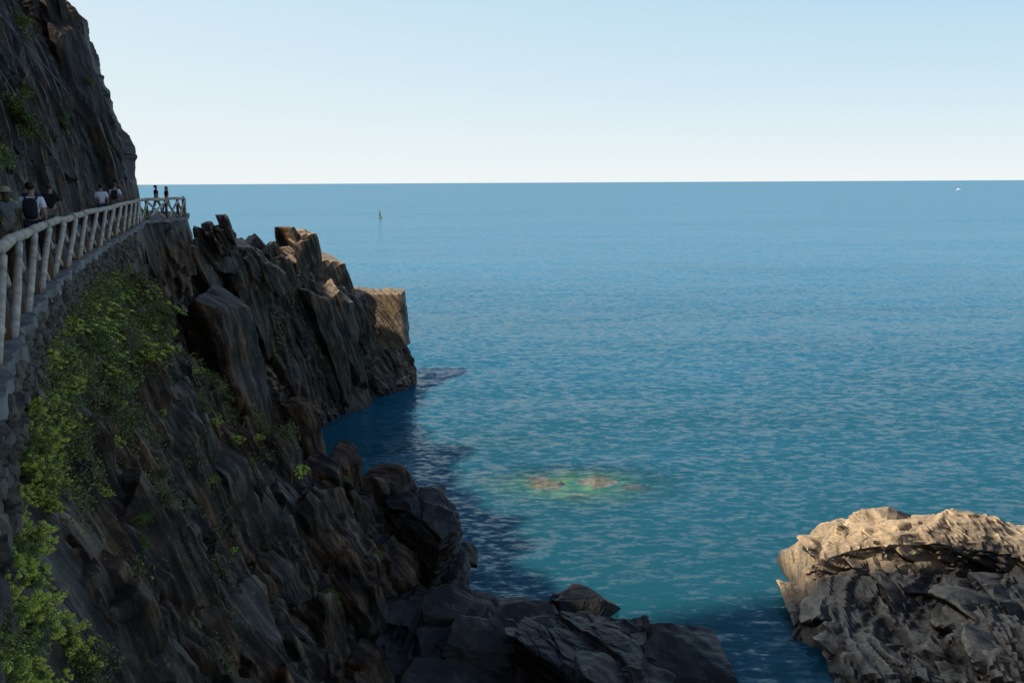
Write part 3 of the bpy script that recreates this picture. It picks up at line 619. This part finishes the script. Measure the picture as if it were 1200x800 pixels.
def person(loc,heading,h,shirt,pants,hair,label,backpack=None,hat=None,shorts=False,longhair=False,stride=.22,arms=.15,fingers=True):
    root=link(bpy.data.objects.new("person",None));root.location=loc;root.rotation_euler=(0,0,heading);k=h/1.76
    root["label"]=label;root["category"]="person";root["group"]="walkers on the cliff path";root.scale=(k,k,k)
    P={"pel":((0,0,.95),.115),"sp":((0,0,1.12),.11),"ch":((0,.0,1.30),.135),"nb":((0,-.01,1.43),.06),"ne":((0,.0,1.49),.05),"h0":((0,.015,1.555),.072),"h1":((0,.01,1.63),.088),"h2":((0,.0,1.70),.06),
       "nose":((0,.115,1.60),.012)}
    E=[("pel","sp"),("sp","ch"),("ch","nb"),("nb","ne"),("ne","h0"),("h0","h1"),("h1","h2"),("h0","nose")]
    for sd,n in ((1,"r"),(-1,"l")):
        sw=stride*sd
        P["ear"+n]=((sd*.088,.0,1.61),.014);E.append(("h1","ear"+n))
        P["sh"+n]=((sd*.175,0,1.39),.062);P["el"+n]=((sd*.235,-.05-sw*.3,1.12),.042);P["wr"+n]=((sd*.235,.08-sw*.9*arms/.15*.6,.90),.027)
        wx,wy,wz=P["wr"+n][0]
        P["pa"+n]=((wx,wy+.03,wz-.07),.026)
        E+= [("ch","sh"+n),("sh"+n,"el"+n),("el"+n,"wr"+n),("wr"+n,"pa"+n)]
        if fingers:
            for j,(dy,ln) in enumerate(((-.03,.06),(-.01,.075),(.012,.08),(.034,.07))):
                P["f%d%s"%(j,n)]=((wx-sd*.004,wy+.03+dy,wz-.07-ln*.6),.0095);P["g%d%s"%(j,n)]=((wx-sd*.02,wy+.035+dy,wz-.075-ln),.008)
                E+=[("pa"+n,"f%d%s"%(j,n)),("f%d%s"%(j,n),"g%d%s"%(j,n))]
            P["th"+n]=((wx-sd*.02,wy+.075,wz-.06),.010);P["ti"+n]=((wx-sd*.025,wy+.09,wz-.095),.008);E+=[("pa"+n,"th"+n),("th"+n,"ti"+n)]
        P["hi"+n]=((sd*.095,0,.90),.092);P["kn"+n]=((sd*.10,sw*.7+.03,.50),.058);P["an"+n]=((sd*.10,sw*1.3-.03,.085),.038);P["to"+n]=((sd*.11,sw*1.3+.13,.035),.032)
        E+=[("pel","hi"+n),("hi"+n,"kn"+n),("kn"+n,"an"+n),("an"+n,"to"+n)]
    body=link(bpy.data.objects.new("body",skinmesh("body",(P,E),M_skin)));body.parent=root
    def sub(names,edges,add,extra={}):
        Q={n:(P[n][0],P[n][1]+add) for n in names};Q.update(extra);return Q,edges
    Q,Ed=sub(["ch","sp","pel","nb","shr","shl"],[("pel","sp"),("sp","ch"),("ch","nb"),("ch","shr"),("ch","shl")],.016)
    for n in "rl":
        a=Vector(P["sh"+n][0]);b=Vector(P["el"+n][0]);Q["u"+n]=(tuple(a.lerp(b,.7)),.066);Ed.append(("sh"+n,"u"+n))
    o=link(bpy.data.objects.new("shirt",skinmesh("shirt",(Q,Ed),shirt)));o.parent=root
    Q,Ed=sub(["pel","hir","hil","knr","knl"],[("pel","hir"),("pel","hil"),("hir","knr"),("hil","knl")],.016)
    if not shorts:
        for n in "rl":
            Q["an"+n]=(P["an"+n][0],.055);Ed.append(("kn"+n,"an"+n))
    o=link(bpy.data.objects.new("shorts" if shorts else "trousers",skinmesh("trousers",(Q,Ed),pants)));o.parent=root
    for n in "rl":
        a=P["an"+n][0]; ellip("shoe",(a[0],a[1]+.06,.045),(.05,.14,.05),M_black,root,14,.8)
    ellip("hair",(0,-.018,1.665),(.098,.105,.088),hair,root)
    if longhair: ellip("hair",(0,-.07,1.55),(.075,.045,.15),hair,root)
    for sd in (1,-1): ellip("eye",(sd*.032,.093,1.625),(.012,.006,.008),M_eye,root,8)
    if hat:
        bm=bmesh.new();n=24;rings=[(.20,1.665),(.115,1.68),(.105,1.74),(.08,1.78),(.01,1.785)];vv=[]
        for r_,z in rings: vv.append([bm.verts.new((r_*math.cos(j*2*math.pi/n),r_*math.sin(j*2*math.pi/n)-.01,z)) for j in range(n)])
        for a_,b_ in zip(vv,vv[1:]):
            for j in range(n): bm.faces.new((a_[j],a_[(j+1)%n],b_[(j+1)%n],b_[j]))
        me=bpy.data.meshes.new("hat");bm.to_mesh(me);bm.free();me.materials.append(hat);o=link(bpy.data.objects.new("hat",me));o.parent=root
    if backpack:
        bp=ellip("backpack",(0,-.235,1.22),(.13,.10,.21),backpack,root,24,.55)
        ellip("backpack_pocket",(0,-.095,-.06),(.10,.04,.11),backpack,bp,16,.6)
        for sd in (1,-1):
            Q={"a":((sd*.10,-.16,1.40),.022),"b":((sd*.11,-.02,1.46),.022),"c":((sd*.11,.13,1.38),.022),"d":((sd*.12,.14,1.2),.02),"e":((sd*.15,-.05,1.08),.018)}
            o=link(bpy.data.objects.new("strap",skinmesh("strap",(Q,[("a","b"),("b","c"),("c","d"),("d","e")]),backpack,1)));o.parent=root
    return root
white=flatmat("white_cotton",(.82,.82,.84));grey=flatmat("grey_cotton",(.22,.22,.21));navy=flatmat("navy_cloth",(.03,.04,.08));khaki=flatmat("khaki_cloth",(.25,.21,.15));blue=flatmat("blue_cloth",(.12,.2,.38));straw=flatmat("straw_hat",(.4,.32,.2));red=flatmat("dark_red_cloth",(.12,.03,.03))
Z=14.36; hd=math.radians(20)
person((-9.40,17.5,Z),hd,1.72,white,navy,M_hair,"dark-haired walker in white t-shirt with black backpack",backpack=M_black)
person((-10.25,18.1,Z),hd+.4,1.60,grey,khaki,M_hairb,"walker in sleeveless grey top and straw sun hat",hat=straw,shorts=True,longhair=True,stride=-.15)
person((-13.0,24.2,Z),hd,1.74,navy,navy,M_hair,"dark-haired walker in navy clothes on the path",backpack=None)
person((-13.1,25.4,Z),hd,1.70,M_black,khaki,M_hairb,"brown-haired walker in black top on the path",stride=-.2)
person((-15.5,33.8,Z),hd,1.68,white,navy,M_hair,"walker in white top and dark trousers by the fence")
person((-17.5,39.5,Z),hd,1.75,white,khaki,M_hairb,"walker in pale shirt with dark backpack near the corner",backpack=M_black)
person((-17.9,40.6,Z),hd+.5,1.68,blue,navy,M_hair,"walker in blue shirt near the path corner",shorts=True)
person((-20.1,50.6,Z),hd-1.2,1.62,M_black,khaki,M_hair,"walker in black clothes standing at the path corner")
person((-19.75,51.2,Z),hd+2.,1.55,red,grey,M_hairb,"walker in dark red top standing at the path corner",longhair=True)
# ------------------------------------------------------------------ buoy and boat
by=link(bpy.data.objects.new("navigation_buoy",None));by.location=(-62,420,0);by.scale=(.75,.75,.9);by["label"]="small yellow and dark navigation buoy floating on the sea";by["category"]="buoy"
My=flatmat("buoy_yellow",(.25,.19,.05),.5);Md=flatmat("buoy_dark",(.03,.04,.03),.5)
def cone(name,prof,mat,par,n=20):
    bm=bmesh.new();vv=[[bm.verts.new((r*math.cos(j*2*math.pi/n),r*math.sin(j*2*math.pi/n),z)) for j in range(n)] for r,z in prof]
    for a_,b_ in zip(vv,vv[1:]):
        for j in range(n): bm.faces.new((a_[j],a_[(j+1)%n],b_[(j+1)%n],b_[j]))
    me=bpy.data.meshes.new(name);bm.to_mesh(me);bm.free();me.materials.append(mat);o=link(bpy.data.objects.new(name,me));o.parent=par;return o
cone("float",[(.01,-.5),(1.1,-.4),(1.25,.2),(1.1,.7),(.3,.9)],My,by);cone("mast",[(.55,.8),(.28,2.6),(.26,3.2),(.01,3.25)],Md,by);cone("topmark",[(.01,3.2),(.42,3.55),(.42,3.75),(.01,4.1)],My,by)
bt=link(bpy.data.objects.new("motor_boat",None));bt.location=(745,1490,0);bt.rotation_euler=(0,0,.2);bt["label"]="small white motor boat with cabin far out at sea";bt["category"]="boat"
Mw=flatmat("boat_white",(.8,.8,.8),.4)
bm=bmesh.new();secs=[]
for x,w in ((-4,1.2),(-2,1.5),(1,1.5),(3,.9),(4.8,.05)):
    h=1.2+max(0,x)*.12; secs.append([bm.verts.new(c) for c in ((x,-w,h),(x,-w*.75,-.3),(x,0,-.5),(x,w*.75,-.3),(x,w,h))])
for a_,b_ in zip(secs,secs[1:]):
    for j in range(4): bm.faces.new((a_[j],b_[j],b_[j+1],a_[j+1]))
    bm.faces.new((a_[4],b_[4],b_[0],a_[0]))
bm.faces.new(secs[0])
me=bpy.data.meshes.new("hull");bm.to_mesh(me);bm.free();me.materials.append(Mw);o=link(bpy.data.objects.new("hull",me));o.parent=bt
ellip("cabin",(-.3,0,1.8),(1.7,1.05,.95),Mw,bt,16,.45);ellip("windscreen",(.9,0,2.1),(.6,.9,.4),Md,bt,12,.5)
# ------------------------------------------------------------------ rockfall cables
M_wire=flatmat("steel_cable",(.25,.25,.24),.5)
for (i0,k0,i1,k1) in ((6.6,5.2,8.8,3.2),(6.6,3.6,8.2,5.3),(7.2,3.4,9.6,4.4)):
    a=cliff_at(i0,k0);b_=cliff_at(i1,k1)
    o=pole("rockfall_cable",a+Vector((.6,-.2,0)),b_+Vector((.6,-.2,0)),.012,M_wire,None,.0)
    o["label"]="thin steel rockfall cable strung across the cliff face";o["category"]="cable";o["group"]="rockfall cables"
# ------------------------------------------------------------------ light, sky, camera
el=math.radians(45); az=math.atan2(-.6,-.8)
sd=Vector((math.sin(az)*math.cos(el),math.cos(az)*math.cos(el),math.sin(el)))
l=bpy.data.lights.new("sun",'SUN');l.energy=5.;l.angle=math.radians(1.5);l.color=(1,.91,.76)
so=link(bpy.data.objects.new("sun",l));so.rotation_euler=sd.to_track_quat('Z','Y').to_euler();so.location=(0,0,60)
w=bpy.data.worlds.new("World");scene.world=w;w.use_nodes=True;nt=w.node_tree;L=nt.links.new
sk=nt.nodes.new("ShaderNodeTexSky");sk.sky_type='NISHITA';sk.sun_disc=False;sk.sun_elevation=el;sk.sun_rotation=az%(2*math.pi);sk.air_density=1.;sk.dust_density=.8;sk.ozone_density=2.
ST=.13
tc=nd(nt,"ShaderNodeTexCoord");sp_=nd(nt,"ShaderNodeSeparateXYZ");L(tc.outputs["Generated"],sp_.inputs[0])
xx=nd(nt,"ShaderNodeMath",operation='MULTIPLY_ADD');L(sp_.outputs[0],xx.inputs[0]);xx.inputs[1].default_value=.8;xx.inputs[2].default_value=1.
zz=nd(nt,"ShaderNodeMath",operation='MULTIPLY');L(sp_.outputs[2],zz.inputs[0]);L(xx.outputs[0],zz.inputs[1])
hz=ramp(nt,[(0,(.87,.92,.92)),(.05,(.78,.88,.92)),(.12,(.65,.81,.91)),(.22,(.52,.73,.88)),(.5,(.2,.4,.7))]);L(zz.outputs[0],hz.inputs[0])
hs=nd(nt,"ShaderNodeVectorMath",operation='SCALE');L(hz.outputs[0],hs.inputs[0]);hs.inputs["Scale"].default_value=1/ST
mf=nd(nt,"ShaderNodeMapRange");L(sp_.outputs[2],mf.inputs[0]);mf.inputs[1].default_value=.2;mf.inputs[2].default_value=.5;mf.inputs[3].default_value=1.;mf.inputs[4].default_value=0.
mxw=nd(nt,"ShaderNodeMix",data_type='RGBA');L(mf.outputs[0],mxw.inputs[0]);L(sk.outputs[0],mxw.inputs[6]);L(hs.outputs[0],mxw.inputs[7])
L(mxw.outputs[2],nt.nodes["Background"].inputs[0]);nt.nodes["Background"].inputs[1].default_value=ST
cd=bpy.data.cameras.new("cam");cd.sensor_width=36;cd.lens=31;cd.clip_start=.05;cd.clip_end=200000
co=link(bpy.data.objects.new("camera",cd))
co.matrix_world=Matrix.Translation((0,0,16))@Matrix.Rotation(math.radians(90-10.2),4,'X')@Matrix.Rotation(math.radians(-.3),4,'Z')
scene.camera=co
scene.view_settings.view_transform='Standard';scene.view_settings.look='None';scene.view_settings.exposure=0
print("script",round(time.time()-T0,1))
